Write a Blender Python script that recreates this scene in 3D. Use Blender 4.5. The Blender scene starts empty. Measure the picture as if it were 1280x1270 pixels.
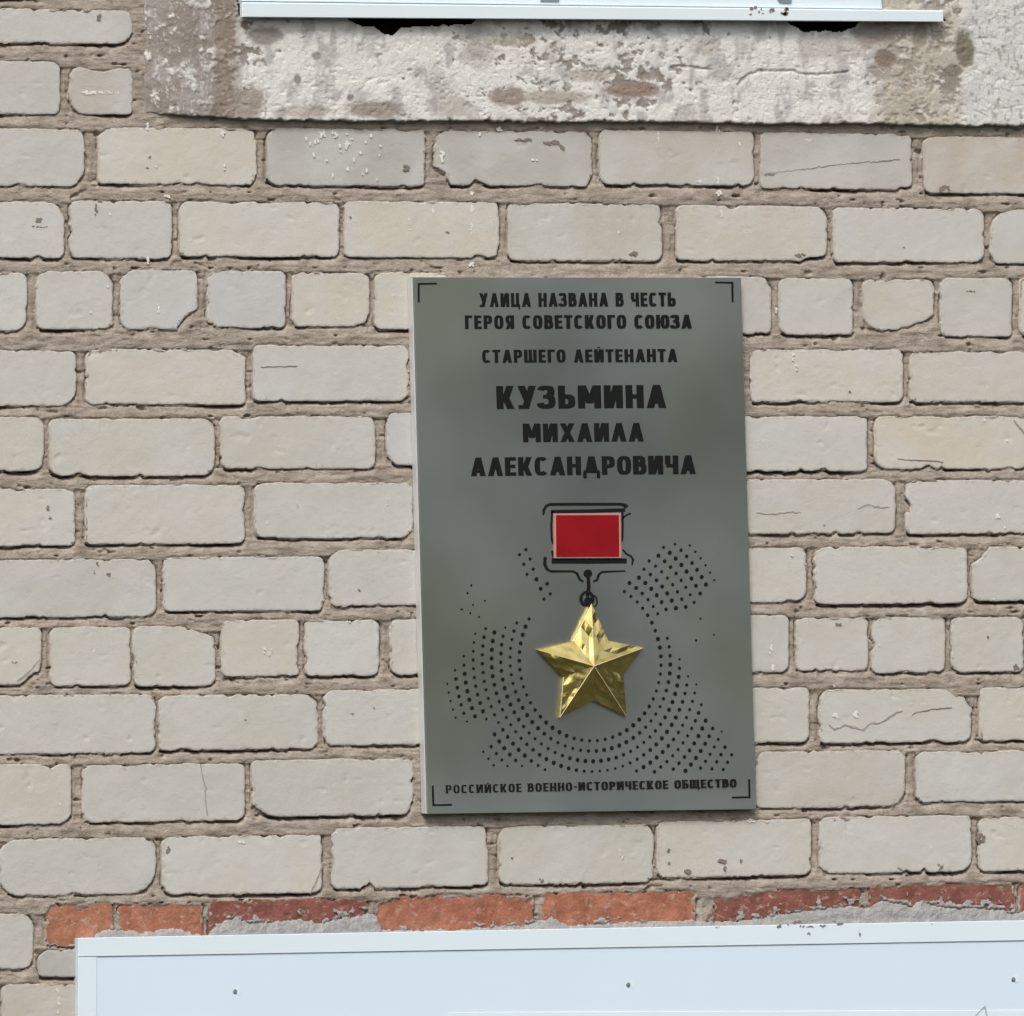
import bpy, math, random
import numpy as np
from mathutils import Vector

S = bpy.context.scene
C = S.collection
R = math.radians

# ------------------------------------------------------------------ camera
FPX, YAW, PITCH, DIST, ZC = 16500.0, R(27), R(-0.375), 18.3, 2.4
fwd = np.array([math.sin(YAW)*math.cos(PITCH), math.cos(YAW)*math.cos(PITCH), math.sin(PITCH)])
rgt = np.array([math.cos(YAW), -math.sin(YAW), 0.0])
upv = np.cross(rgt, fwd)
CAM = np.array([0.0, 0.0, ZC]) - DIST*fwd
cam_d = bpy.data.cameras.new('camera'); cam = bpy.data.objects.new('camera', cam_d); C.objects.link(cam)
cam.location = CAM; cam.rotation_euler = (R(90)+PITCH, 0, -YAW)
cam_d.sensor_width = 36; cam_d.lens = FPX*36/1280
cam_d.clip_start = 0.1; cam_d.clip_end = 3000
S.camera = cam

# ------------------------------------------------------------------ world, sun, exposure
w = bpy.data.worlds.new('World'); S.world = w; w.use_nodes = True
nt = w.node_tree; nt.nodes.clear()
sky = nt.nodes.new('ShaderNodeTexSky'); sky.sky_type = 'NISHITA'; sky.sun_disc = False
TO_SUN = Vector((-0.42, -0.62, 0.80)).normalized()
sky.sun_elevation = math.asin(TO_SUN.z); sky.sun_rotation = math.atan2(TO_SUN.x, TO_SUN.y)
sky.air_density = 0.8; sky.dust_density = 4.0; sky.ozone_density = 0.6
hs = nt.nodes.new('ShaderNodeHueSaturation'); hs.inputs['Saturation'].default_value = 0.30
bg = nt.nodes.new('ShaderNodeBackground'); bg.inputs['Strength'].default_value = 0.10
wo = nt.nodes.new('ShaderNodeOutputWorld')
nt.links.new(sky.outputs[0], hs.inputs['Color']); nt.links.new(hs.outputs[0], bg.inputs['Color'])
nt.links.new(bg.outputs[0], wo.inputs['Surface'])
sl = bpy.data.lights.new('sun', 'SUN'); sl.energy = 1.3; sl.angle = R(16); sl.color = (1.0, 0.955, 0.89)
so = bpy.data.objects.new('sun', sl); C.objects.link(so); so.location = (-6, -9, 14)
so.rotation_euler = (-TO_SUN).to_track_quat('-Z', 'Y').to_euler()
S.view_settings.view_transform = 'Standard'; S.view_settings.look = 'None'
S.view_settings.gamma = 1; S.view_settings.use_curve_mapping = False
S.view_settings.exposure = 0.86

# ------------------------------------------------------------------ helpers
def W(px, py, d=0.0):
    """point where the sight line through photo position (px,py) meets the plane d metres in front of the brick faces"""
    px = np.asarray(px, float); py = np.asarray(py, float)
    u = (px-640)/FPX; v = -(py-635)/FPX
    dx = fwd[0]+u*rgt[0]+v*upv[0]; dy = fwd[1]+u*rgt[1]+v*upv[1]; dz = fwd[2]+u*rgt[2]+v*upv[2]
    t = (-d-CAM[1])/dy
    return np.stack([CAM[0]+t*dx, np.zeros_like(t)-d, CAM[2]+t*dz], -1)

def slope(y): return -(y-527)/32383.0

def hsh(ix, iy, seed):
    n = (ix.astype(np.int64)*374761393 + iy.astype(np.int64)*668265263 + seed*974711) & 0x7fffffff
    n = ((n ^ (n >> 13))*1274126177) & 0x7fffffff
    n = ((n ^ (n >> 16))*2246822519) & 0x7fffffff
    return (n & 0xffff)/65535.0
def vn(x, y, seed=0):
    """value noise, -1..1"""
    x, y = np.broadcast_arrays(np.asarray(x, float), np.asarray(y, float))
    x0 = np.floor(x); y0 = np.floor(y); fx = x-x0; fy = y-y0
    fx = fx*fx*(3-2*fx); fy = fy*fy*(3-2*fy)
    a = hsh(x0, y0, seed); b = hsh(x0+1, y0, seed); c = hsh(x0, y0+1, seed); d = hsh(x0+1, y0+1, seed)
    return ((a*(1-fx)+b*fx)*(1-fy)+(c*(1-fx)+d*fx)*fy)*2-1
def fb(x, y, seed=0, o=3):
    s = 0; a = 1; t = 0
    for k in range(o):
        s = s+a*vn(np.asarray(x)*2**k, np.asarray(y)*2**k, seed+k*17); t += a; a *= 0.55
    return s/t
def sm(a, b, x):
    t = np.clip((x-a)/(b-a), 0, 1); return t*t*(3-2*t)
def lin(c):
    c = np.asarray(c, float)/255.0
    return np.where(c <= 0.04045, c/12.92, ((c+0.055)/1.055)**2.4)

def tag(o, label=None, cat=None, group=None, kind=None):
    if label: o['label'] = label
    if cat: o['category'] = cat
    if group: o['group'] = group
    if kind: o['kind'] = kind
    return o
def empty(name, loc):
    o = bpy.data.objects.new(name, None); C.objects.link(o); o.location = loc; o.empty_display_size = 0.05
    return o
def link(name, me, mat, parent=None, loc=(0, 0, 0)):
    """mesh verts are in world space; origin is moved to loc; parents are unrotated empties or meshes"""
    loc = Vector(loc)
    me.transform(__import__('mathutils').Matrix.Translation(-loc))
    o = bpy.data.objects.new(name, me); C.objects.link(o)
    if mat: me.materials.append(mat)
    base = Vector((0, 0, 0))
    p = parent
    while p: base += p.location; p = p.parent
    o.parent = parent; o.location = loc-base
    return o
def mesh_np(name, V, F, smooth=True, col=None, edge=None):
    me = bpy.data.meshes.new(name)
    V = np.ascontiguousarray(V, np.float32); F = np.ascontiguousarray(F, np.int32)
    me.vertices.add(len(V)); me.vertices.foreach_set('co', V.ravel())
    n = F.shape[1]
    me.loops.add(F.size); me.loops.foreach_set('vertex_index', F.ravel())
    me.polygons.add(len(F)); me.polygons.foreach_set('loop_start', np.arange(0, F.size, n, dtype=np.int32))
    me.polygons.foreach_set('use_smooth', np.full(len(F), smooth))
    if col is not None:
        a = me.color_attributes.new('tone', 'FLOAT_COLOR', 'POINT')
        a.data.foreach_set('color', np.concatenate([col, np.ones((len(col), 1))], 1).astype(np.float32).ravel())
    me.update(); me.validate()
    return me

class MB:
    """collects prisms given by photo outlines on planes parallel to the wall"""
    def __init__(s): s.v = []; s.f = []
    def prism(s, pts, d0, d1, plane=None, bevel=0):
        """pts: outline (photo positions) of the front face at depth d1; sides run straight back to d0"""
        P = W([p[0] for p in pts], [p[1] for p in pts], d1 if plane is None else plane)
        a = 0
        for i in range(len(P)):
            x0, z0 = P[i][0], P[i][2]; x1, z1 = P[(i+1) % len(P)][0], P[(i+1) % len(P)][2]; a += x0*z1-x1*z0
        if a < 0: P = P[::-1]
        n = len(P); b = len(s.v)
        rings = [(P, d0)]
        if bevel:
            c = P.mean(0); Q = P.copy()
            for i in range(n):
                v = P[i]-c; Q[i] = P[i]-np.sign(v)*bevel
            rings += [(P, d1-bevel), (Q, d1)]
        else: rings += [(P, d1)]
        for (ring, d) in rings:
            for p in ring: s.v.append((p[0], -d, p[2]))
        for k in range(len(rings)-1):
            for i in range(n):
                j = (i+1) % n
                s.f.append((b+k*n+i, b+k*n+j, b+(k+1)*n+j, b+(k+1)*n+i))
        t = b+(len(rings)-1)*n
        s.f.append(tuple(range(t, t+n)))
        s.f.append(tuple(range(b+n-1, b-1, -1)))
        return s
    def stroke(s, pts, wd, d0, d1, closed=False):
        """band of width wd (photo px) along a polyline, mitred, one quad prism per segment"""
        n = len(pts)
        pts = [np.array(p, float) for p in pts]
        L = []
        for i in range(n):
            if closed: a = pts[i-1]; c = pts[(i+1) % n]
            else: a = pts[max(i-1, 0)]; c = pts[min(i+1, n-1)]
            t = c-a; t = t/(np.hypot(*t)+1e-9)
            wi = wd[i] if isinstance(wd, (list, tuple)) else wd
            nn = np.array([-t[1], t[0]])*wi/2
            if 0 < i < n-1 or closed:
                u = pts[i]-a; u = u/(np.hypot(*u)+1e-9); cs = abs(u@t); nn = nn/max(cs, .6)
            L.append((pts[i]+nn, pts[i]-nn))
        for i in range(n if closed else n-1):
            j = (i+1) % n
            s.prism([L[i][0], L[j][0], L[j][1], L[i][1]], d0, d1)
        return s
    def disc(s, x, y, rx, ry, d0, d1, n=10, seed=None):
        rr = random.Random(seed) if seed is not None else None
        s.prism([(x+rx*math.cos(2*math.pi*k/n)*(rr.uniform(.7, 1.25) if rr else 1), y+ry*math.sin(2*math.pi*k/n)*(rr.uniform(.7, 1.25) if rr else 1)) for k in range(n)], d0, d1)
        return s
    def spatter(s, x, y, rx, ry, d0, d1, seed):
        rr = random.Random(seed); m_ = max(rx, ry)
        n = 1 if m_ < 1.3 else int(3+m_*rx*ry/6) if m_ < 4 else int(5+rx*ry*.5)
        for _ in range(min(n, 26)):
            a = rr.uniform(0, 6.283); q = rr.random()**.6 if n > 1 else 0
            z = rr.uniform(.5, 1.15)*max(.6, min(1.5, min(rx, ry)*.62))
            s.disc(x+q*rx*math.cos(a), y+q*ry*math.sin(a), z*min(1.5, max(1, (rx/ry)**.4)), z*min(1.6, max(1, (ry/rx)**.4)), d0, d1+rr.uniform(0, .0002), 8, seed=rr.randrange(99999))
        return s
    def build(s, name, mat, parent=None, loc=None, smooth=False):
        me = bpy.data.meshes.new(name); me.from_pydata(s.v, [], s.f)
        if smooth:
            for p in me.polygons: p.use_smooth = True
        me.update()
        if loc is None:
            V = np.array(s.v); loc = tuple((V.min(0)+V.max(0))/2)
        return link(name, me, mat, parent, loc)

# ------------------------------------------------------------------ materials
def mat(name):
    m = bpy.data.materials.new(name); m.use_nodes = True; nt = m.node_tree
    b = nt.nodes['Principled BSDF']; return m, nt, b
def N(nt, t, **k):
    n = nt.nodes.new(t)
    for a, v in k.items(): setattr(n, a, v)
    return n
def noise(nt, scale, detail=4, rough=.55, stretch=None, dist=0.0):
    tc = N(nt, 'ShaderNodeNewGeometry')
    n = N(nt, 'ShaderNodeTexNoise'); n.inputs['Scale'].default_value = scale; n.inputs['Detail'].default_value = detail
    n.inputs['Roughness'].default_value = rough; n.inputs['Distortion'].default_value = dist
    if stretch:
        mp = N(nt, 'ShaderNodeMapping'); mp.inputs['Scale'].default_value = stretch
        nt.links.new(tc.outputs['Position'], mp.inputs['Vector']); nt.links.new(mp.outputs[0], n.inputs['Vector'])
    else: nt.links.new(tc.outputs['Position'], n.inputs['Vector'])
    return n.outputs['Fac']
def ramp(nt, fac, a, b, lo=0.0, hi=1.0):
    m = N(nt, 'ShaderNodeMapRange'); m.inputs['From Min'].default_value = a; m.inputs['From Max'].default_value = b
    m.inputs['To Min'].default_value = lo; m.inputs['To Max'].default_value = hi
    nt.links.new(fac, m.inputs['Value']); return m.outputs[0]
def mix(nt, fac, a, b, mode='MIX'):
    m = N(nt, 'ShaderNodeMix', data_type='RGBA', blend_type=mode)
    for sock, v in ((m.inputs[0], fac), (m.inputs[6], a), (m.inputs[7], b)):
        if isinstance(v, (int, float)): sock.default_value = v
        elif isinstance(v, (tuple, list, np.ndarray)): sock.default_value = (v[0], v[1], v[2], 1)
        else: nt.links.new(v, sock)
    return m.outputs[2]
def bump(nt, b, hts, dist=0.001, strength=1.0):
    prev = None
    for h, k in hts:
        bp = N(nt, 'ShaderNodeBump'); bp.inputs['Distance'].default_value = k; bp.inputs['Strength'].default_value = strength
        nt.links.new(h, bp.inputs['Height'])
        if prev: nt.links.new(prev, bp.inputs['Normal'])
        prev = bp.outputs[0]
    nt.links.new(prev, b.inputs['Normal'])
ALB = 0.80    # albedo of a surface relative to its value in the photograph

def mat_brick(name, red=False):
    m, nt, b = mat(name)
    oi = N(nt, 'ShaderNodeObjectInfo')
    c = oi.outputs['Color']
    big = noise(nt, 22, 3)
    if red:
        c = mix(nt, .24, c, lin((150, 140, 132))*ALB); c = mix(nt, ramp(nt, noise(nt, 32, 4, .55), .38, .62), c, mix(nt, 1.0, c, (.72, .66, .64), 'MULTIPLY'))
        c = mix(nt, ramp(nt, noise(nt, 70, 5, .7, (1, 1, 1.6)), .56, .66, 0, .6), c, lin((200, 180, 166))*ALB)
        c = mix(nt, ramp(nt, noise(nt, 300, 3), .3, .7, 0, .3), c, lin((110, 70, 60))*ALB)
    else:
        c = mix(nt, ramp(nt, big, .35, .65, 0, .75), c, mix(nt, 1.0, c, (0.965, 0.955, 0.93), 'MULTIPLY'))
        c = mix(nt, ramp(nt, noise(nt, 9, 2), .45, .62, 0, .5), c, lin((204, 203, 201))*ALB)
        at = N(nt, 'ShaderNodeAttribute', attribute_name='tone')
        e = N(nt, 'ShaderNodeSeparateColor'); nt.links.new(at.outputs['Color'], e.inputs[0])
        # mortar film left along the arrises
        mm = N(nt, 'ShaderNodeMath', operation='ADD'); nt.links.new(e.outputs[0], mm.inputs[0])
        nn = ramp(nt, noise(nt, 110, 6, .7), .3, .7, -.6, .5); nt.links.new(nn, mm.inputs[1])
        c = mix(nt, ramp(nt, mm.outputs[0],   .34, .62, 0, .55), c, lin((170, 159, 147))*ALB)
        c = mix(nt, ramp(nt, noise(nt, 190, 4, .6), .66, .76, 0, .35), c, lin((150, 140, 128))*ALB)
        c = mix(nt, ramp(nt, noise(nt, 900, 2, .5), .3, .7, 0, .14), c, lin((120, 112, 104))*ALB)
    nt.links.new(c, b.inputs['Base Color']); b.inputs['Roughness'].default_value = .9
    b.inputs['Specular IOR Level'].default_value = .25
    bump(nt, b, [(noise(nt, 18, 3, .5), .0015), (noise(nt, 60, 4, .6), .0030 if red else .0007), (noise(nt, 500, 3, .6), .0008 if red else .0004)])
    return m
M_brick = mat_brick('sand_lime_brick'); M_red = mat_brick('fired_clay_brick', True)

m, nt, b = mat('lime_mortar')
c = mix(nt, ramp(nt, noise(nt, 30, 4, .6), .35, .65), lin((151, 141, 129))*ALB, lin((176, 166, 154))*ALB)
c = mix(nt, ramp(nt, noise(nt, 70, 5, .7, (.6, 1, 1.7)), .48, .68, 0, .75), c, lin((126, 112, 98))*ALB)
c = mix(nt, ramp(nt, noise(nt, 260, 3, .6), .58, .70, 0, .5), c, lin((198, 190, 180))*ALB)
nt.links.new(c, b.inputs['Base Color']); b.inputs['Roughness'].default_value = .95; b.inputs['Specular IOR Level'].default_value = .15
bump(nt, b, [(noise(nt, 90, 4, .6, (.6, 1, 1.8)), .002), (noise(nt, 420, 3, .65), .0012)])
M_mortar = m

m, nt, b = mat('old_painted_plaster')
at = N(nt, 'ShaderNodeAttribute', attribute_name='tone')
c = mix(nt, ramp(nt, noise(nt, 420, 4, .65), .35, .7, 0, .22), at.outputs['Color'], lin((120, 108, 98))*ALB)
nt.links.new(c, b.inputs['Base Color']); b.inputs['Roughness'].default_value = .92; b.inputs['Specular IOR Level'].default_value = .2
bump(nt, b, [(noise(nt, 90, 5, .7), .0022), (noise(nt, 500, 3, .65), .0006)])
M_plaster = m

def mat_flat(name, col, rough=.5, metal=0.0, spec=.5, var=0.0, scale=40, bmp=0.0):
    m, nt, b = mat(name)
    c = lin(col)*ALB
    if var: 
        cc = mix(nt, ramp(nt, noise(nt, scale, 4, .6), .35, .65), c, c*(1-var))
        nt.links.new(cc, b.inputs['Base Color'])
    else: b.inputs['Base Color'].default_value = (*c, 1)
    b.inputs['Roughness'].default_value = rough; b.inputs['Metallic'].default_value = metal
    b.inputs['Specular IOR Level'].default_value = spec
    if bmp: bump(nt, b, [(noise(nt, scale*2, 4, .6), bmp)])
    return m
M_cement = mat_flat('grey_cement', (172, 170, 168), .95, spec=.15, var=.22, scale=90, bmp=.003)
M_dark = mat_flat('cavity_shade', (52, 40, 36), .95, spec=.1)  # near-black tone painting the shade inside the cavity
M_crack = mat_flat('crack_line', (168, 160, 151), .95, spec=.1)  # tone of the thin darker bands drawn as cracks
M_speck = mat_flat('brown_grime', (136, 125, 116), .95, spec=.1)
M_white = mat_flat('white_coated_metal', (226, 238, 244), .35, spec=.4, var=.03, scale=5, bmp=.0003)
M_panel = mat_flat('pale_white_sheet', (220, 237, 250), .45, spec=.35, var=.03, scale=3, bmp=.0004)
M_trim = mat_flat('white_trim', (226, 240, 248), .4, spec=.4, var=.02, scale=6)
M_splash = mat_flat('white_paint_splash', (226, 223, 217), .6, spec=.3)
M_black = mat_flat('black_enamel', (18, 21, 19), .6, spec=.2)
M_screw = mat_flat('zinc_screw', (158, 170, 175), .45, .6)
M_pencil = mat_flat('pencil_line', (172, 186, 192), .8, spec=.1)

def mat_metal(name, col, rough, bumps, col2=None, aniso=0):
    m, nt, b = mat(name)
    c = np.array(col)
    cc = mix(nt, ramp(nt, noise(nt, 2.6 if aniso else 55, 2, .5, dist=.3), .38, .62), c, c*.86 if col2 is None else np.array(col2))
    nt.links.new(cc, b.inputs['Base Color']); b.inputs['Metallic'].default_value = 1
    rr = ramp(nt, noise(nt, 3 if aniso else 9, 3, .5), .3, .7, rough*.85, rough*1.2); nt.links.new(rr, b.inputs['Roughness'])
    bump(nt, b, [(noise(nt, s, d, .5, st), k) for s, d, k, st in bumps])
    return m
M_steel = mat_metal('brushed_steel', (.41, .435, .425), .42, [(1.3, 1, .05, None), (14, 3, .0004, None), (700, 2, .00012, (1, 1, .05))], (.34, .37, .30), 1)  # olive second tone paints a green tree reflection into the steel
M_edge = mat_flat('lit_steel_edge', (225, 228, 225), .4, .3)  # pale colour stands in for light striking the left side
M_gold = mat_metal('polished_gold', (.96, .78, .30), .15, [(30, 2, .002, None)], (.80, .62, .20))
M_ridge = mat_flat('glint_gilt', (236, 222, 178), .35, .35)  # pale colour paints sky glints along the star's ridges and left rims
M_rim = mat_flat('thin_pale_rim', (200, 150, 138), .4, .2)
m, nt, b = mat('red_enamel')
c = mix(nt, ramp(nt, noise(nt, 30, 3), .4, .6), (.20, .002, .006), (.23, .003, .008)); nt.links.new(c, b.inputs['Base Color'])
b.inputs['Roughness'].default_value = .4; b.inputs['Specular IOR Level'].default_value = .3
M_redenamel = m
m, nt, b = mat('window_glass'); b.inputs['Base Color'].default_value = (.03, .04, .045, 1); b.inputs['Roughness'].default_value = .05; M_glass = m
m, nt, b = mat('grass_and_dust')
c = mix(nt, ramp(nt, noise(nt, .8, 5), .4, .6), (.014, .022, .010), (.04, .037, .028)); nt.links.new(c, b.inputs['Base Color']); b.inputs['Roughness'].default_value = .95
M_ground = m
m, nt, b = mat('tree_leaves')
c = mix(nt, ramp(nt, noise(nt, 1.2, 4), .35, .65), (.03, .05, .014), (.07, .10, .03)); nt.links.new(c, b.inputs['Base Color']); b.inputs['Roughness'].default_value = .8
M_leaf = m

# ------------------------------------------------------------------ ground and the greenery the metal mirrors
g = bpy.data.meshes.new('ground'); s_ = 900
g.from_pydata([(-s_, -s_, 0), (s_, -s_, 0), (s_, s_, 0), (-s_, s_, 0)], [], [(0, 1, 2, 3)])
tag(link('ground', g, M_ground), kind='structure')
rng = np.random.default_rng(5)
cents = []
for k in range(26):
    ang = R(-75)+k/25*R(150)
    rad = 30+rng.uniform(-3, 5)
    cents.append((8+rad*math.sin(ang), -rad*math.cos(ang)-4, rng.uniform(3.0, 5.2), rng.uniform(2.4, 3.6), rng.uniform(.8, 1.5)))
n = 15000
ci = rng.integers(0, len(cents), n); cc = np.array(cents)[ci]
dirs = rng.normal(size=(n, 3)); dirs /= np.linalg.norm(dirs, axis=1)[:, None]
rad = rng.uniform(.35, 1, n)**.5*cc[:, 3]
P = np.stack([cc[:, 0]+dirs[:, 0]*rad, cc[:, 1]+dirs[:, 1]*rad, np.maximum(.3, cc[:, 2]+dirs[:, 2]*rad*cc[:, 4])], 1)
a = rng.normal(size=(n, 3)); a /= np.linalg.norm(a, axis=1)[:, None]; bb = np.cross(a, rng.normal(size=(n, 3))); bb /= np.linalg.norm(bb, axis=1)[:, None]
sz = rng.uniform(.18, .42, n)[:, None]
V = np.stack([P-a*sz, P-bb*sz*.7, P+a*sz, P+bb*sz*.7], 1).reshape(-1, 3)
tag(link('tree_line', mesh_np('tree_line', V, np.arange(4*n).reshape(-1, 4), False), M_leaf), 'row of green trees across the yard facing the wall', 'trees', kind='stuff')

# ------------------------------------------------------------------ brick wall
wall = empty('brick_wall', (0, 0, 0))
tag(wall, 'weathered whitish sand-lime brick wall with brown mortar joints and a red brick course', 'brick wall')

# (x0, x1, top y at x0, bottom y at x0, corner cuts tl,tr,br,bl or None, tone)  tone: 0 grey white, 1 cream, 2 cool, 3 greyer
ROWS = [
 (210, [(-52, 165, 10, 52, (4, 8, 34, 4), 0)]),
 (210, [(-132, 75, 75, 141, (4, 8, 8, 4), 0), (87, 166, 81, 142, (12, 14, 6, 16), 3)]),
 (207, [(-92, 105, 160, 231, (6, 9, 16, 5), 0), (123, 321, 159, 229, (16, 5, 6, 4), 1), (335, 531, 160, 231, (12, 6, 6, 12), 3), (544, 740, 163, 231, (10, 8, 10, 16), 3),
        (750, 942, 163, 230, (6, 6, 10, 10), 3), (951, 1140, 166, 235, (6, 6, 8, 6), 3), (1155, 1350, 171, 241, (10, 6, 6, 8), 3)]),
 (206, [(-120, 80, 251, 321, (5, 20, 6, 5), 2), (88, 215, 251, 322, (8, 8, 6, 6), 2), (225, 424, 252, 320, (10, 10, 6, 8), 0), (431, 624, 252, 321, (5, 5, 8, 6), 1),
        (636, 828, 254, 325, (6, 5, 8, 6), 1), (846, 1034, 257, 325, (8, 14, 18, 6), 1), (1042, 1230, 260, 327, (6, 9, 14, 5), 2), (1238, 1420, 262, 329, (34, 6, 6, 5), 2)]),
 (106, [(-66, 34, 341, 413, (8, 8, 16, 8), 2), (46, 141, 339, 411, (14, 18, 8, 8), 2), (152, 247, 338, 411, (7, 6, 22, 8), 2), (260, 357, 339, 409, (8, 7, 6, 10), 2), (366, 462, 341, 408, (7, 10, 18, 8), 1),
        (469, 562, 341, 411, (10, 6, 6, 6), 1), (868, 964, 346, 417, (6, 14, 7, 6), 0), (974, 1066, 348, 418, (8, 9, 5, 12), 2), (1079, 1167, 350, 413, (9, 7, 26, 24), 1), (1176, 1265, 348, 420, (7, 8, 5, 7), 0), (1275, 1366, 346, 420, (7, 7, 6, 7), 0)]),
 (208, [(-103, 95, 438, 507, (5, 10, 20, 6), 0), (108, 307, 437, 505, (8, 9, 6, 8), 0), (317, 511, 432, 501, (6, 10, 14, 6), 0), (938, 1129, 437, 502, (6, 8, 8, 4), 0), (1138, 1330, 439, 502, (9, 6, 6, 6), 0)]),
 (210, [(-148, 55, 522, 589, (6, 10, 14, 6), 0), (62, 268, 524, 595, (8, 12, 14, 14), 0), (276, 469, 521, 586, (6, 9, 8, 8), 0), (484, 680, 516, 581, (9, 6, 6, 14), 0), (888, 1084, 521, 589, (6, 6, 5, 6), 0), (1094, 1288, 521, 586, (7, 10, 12, 14), 1), (1298, 1490, 521, 588, (7, 7, 7, 7), 0)]),
 (209, [(-110, 94, 612, 683, (6, 8, 6, 6), 2), (107, 306, 607, 680, (8, 6, 7, 6), 2), (319, 516, 604, 673, (8, 6, 14, 12), 0), (932, 1119, 600, 667, (6, 15, 7, 6), 0), (1133, 1325, 601, 667, (6, 6, 6, 6), 2)]),
 (210, [(-12, 195, 700, 772, (9, 9, 15, 9), 0), (205, 406, 697, 764, (5, 8, 8, 6), 2), (412, 608, 688, 757, (14, 6, 6, 8), 0), (808, 1008, 685, 754, (6, 8, 12, 6), 0), (1019, 1209, 684, 755, (6, 8, 12, 6), 0), (1216, 1410, 684, 751, (14, 7, 6, 6), 0)]),
 (106, [(-44, 52, 785, 856, (6, 6, 24, 6), 0), (63, 163, 785, 858, (6, 5, 10, 10), 0), (167, 269, 783, 858, (10, 26, 8, 8), 0), (277, 374, 776, 846, (7, 5, 6, 7), 1), (382, 474, 776, 845, (5, 8, 8, 5), 0),
        (488, 582, 773, 844, (8, 6, 6, 10), 2), (892, 986, 770, 841, (6, 8, 8, 6), 2), (996, 1085, 773, 839, (6, 6, 6, 5), 0), (1091, 1182, 772, 841, (8, 5, 7, 6), 0), (1190, 1279, 772, 840, (8, 9, 6, 12), 0), (1288, 1380, 771, 839, (8, 7, 6, 8), 0)]),
 (207, [(-10, 194, 870, 943, (6, 9, 8, 6), 0), (199, 398, 870, 938, (10, 14, 8, 6), 0), (405, 600, 863, 932, (11, 6, 6, 10), 0), (816, 1012, 862, 930, (6, 6, 9, 6), 0), (1024, 1214, 863, 929, (14, 8, 9, 6), 0), (1225, 1420, 860, 926, (6, 6, 8, 6), 0)]),
 (209, [(-114, 89, 958, 1033, (6, 6, 16, 6), 0), (103, 306, 957, 1028, (9, 6, 10, 8), 0), (315, 516, 951, 1021, (5, 9, 8, 18), 0), (945, 1131, 940, 1010, (8, 12, 18, 6), 0), (1146, 1340, 940, 1003, (10, 7, 6, 8), 0)]),
 (208, [(0, 195, 1050, 1120, (20, 14, 28, 24), 0), (203, 402, 1047, 1119, (10, 6, 8, 14), 0), (415, 610, 1036, 1111, (9, 12, 8, 6), 0), (624, 817, 1034, 1106, (10, 12, 9, 10), 0), (822, 1014, 1027, 1097, (8, 6, 8, 7), 0),
        (1025, 1214, 1022, 1092, (7, 7, 15, 12), 0), (1224, 1420, 1022, 1089, (12, 7, 7, 7), 0)]),
 (209, [(-165, 42, 1146, 1215, (6, 14, 12, 6), 0)]),
 (209, [(-216, -6, 1236, 1303, (6, 8, 8, 6), 0)]),
]
LEFT_ROWS = [[(48, 125, 1189, 1221, (12, 6, 4, 5), 3)], [(3, 125, 1231, 1296, (9, 6, 5, 5), 3)]]
TONES = [(200, 197, 190), (202, 197, 186), (201, 199, 194), (190, 186, 179)]
bricks = []   # x0,x1,yt0,yt1,yb0,yb1,cuts,tone,kind
rnd = random.Random(11)
def put(x0, x1, yt, yb, cuts, tone, kind='w', s2=None):
    st = slope(yt)*(x1-x0); sb = slope(yb)*(x1-x0)
    bricks.append((x0, x1, yt, yt+st, yb, yb+sb, cuts or tuple(rnd.uniform(5, 12) for _ in range(4)), tone, kind))
for ri, (pitch, row) in enumerate(ROWS):
    for b_ in row: put(*b_)
    f = row[0]; x = f[0]
    while x > -360:                                   # the courses run on past the left edge of the photograph
        x -= pitch; dy = slope((f[2]+f[3])/2)*(x-f[0])
        put(x, x+pitch-11, f[2]+dy, f[3]+dy, None, rnd.choice((0, 0, 2)))
    if 2 <= ri <= 12:                                 # and past the right edge
        l = row[-1]; x = l[1]+11
        while x < 1640:
            dy = slope((l[2]+l[3])/2)*(x-l[0]); put(x, x+pitch-11, l[2]+dy, l[3]+dy, None, rnd.choice((0, 0, 1, 2))); x += pitch
for r_ in LEFT_ROWS:
    for b_ in r_: put(*b_)
for k, y in enumerate((1322, 1408, 1494)):            # courses below the frame, left of the panel
    x = 60-k % 2*100
    while x > -360:
        x -= 208; put(x, x+198, y, y+70, None, 0)
for k, y in enumerate((-75, -162, -249)):             # courses above the frame, left of the window surround
    x = 166 if k % 2 else 62
    if not k % 2: put(72, 166, y, y+70, None, 0)
    while x > -360:
        x -= 208; put(x, x+198, y, y+70, None, 0)
REDS = [(58, 141, 1130, (196, 128, 92)), (148, 254, 1130, (192, 120, 86)), (262, 459, 1126, (146, 74, 60)), (471, 668, 1121, (190, 116, 86)), (679, 870, 1116, (196, 120, 84)),
        (886, 1077, 1114, (146, 74, 62)), (1087, 1268, 1106, (150, 76, 62)), (1275, 1470, 1104, (176, 100, 80)), (1480, 1680, 1100, (176, 100, 80))]
for x0, x1, yt, col in REDS: put(x0, x1, yt, 1184 if x0 < 70 else 1180+slope(1180)*x0, (7, 6, 5, 5) if x0 > 60 else (9, 5, 3, 6), col, 'r')

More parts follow.
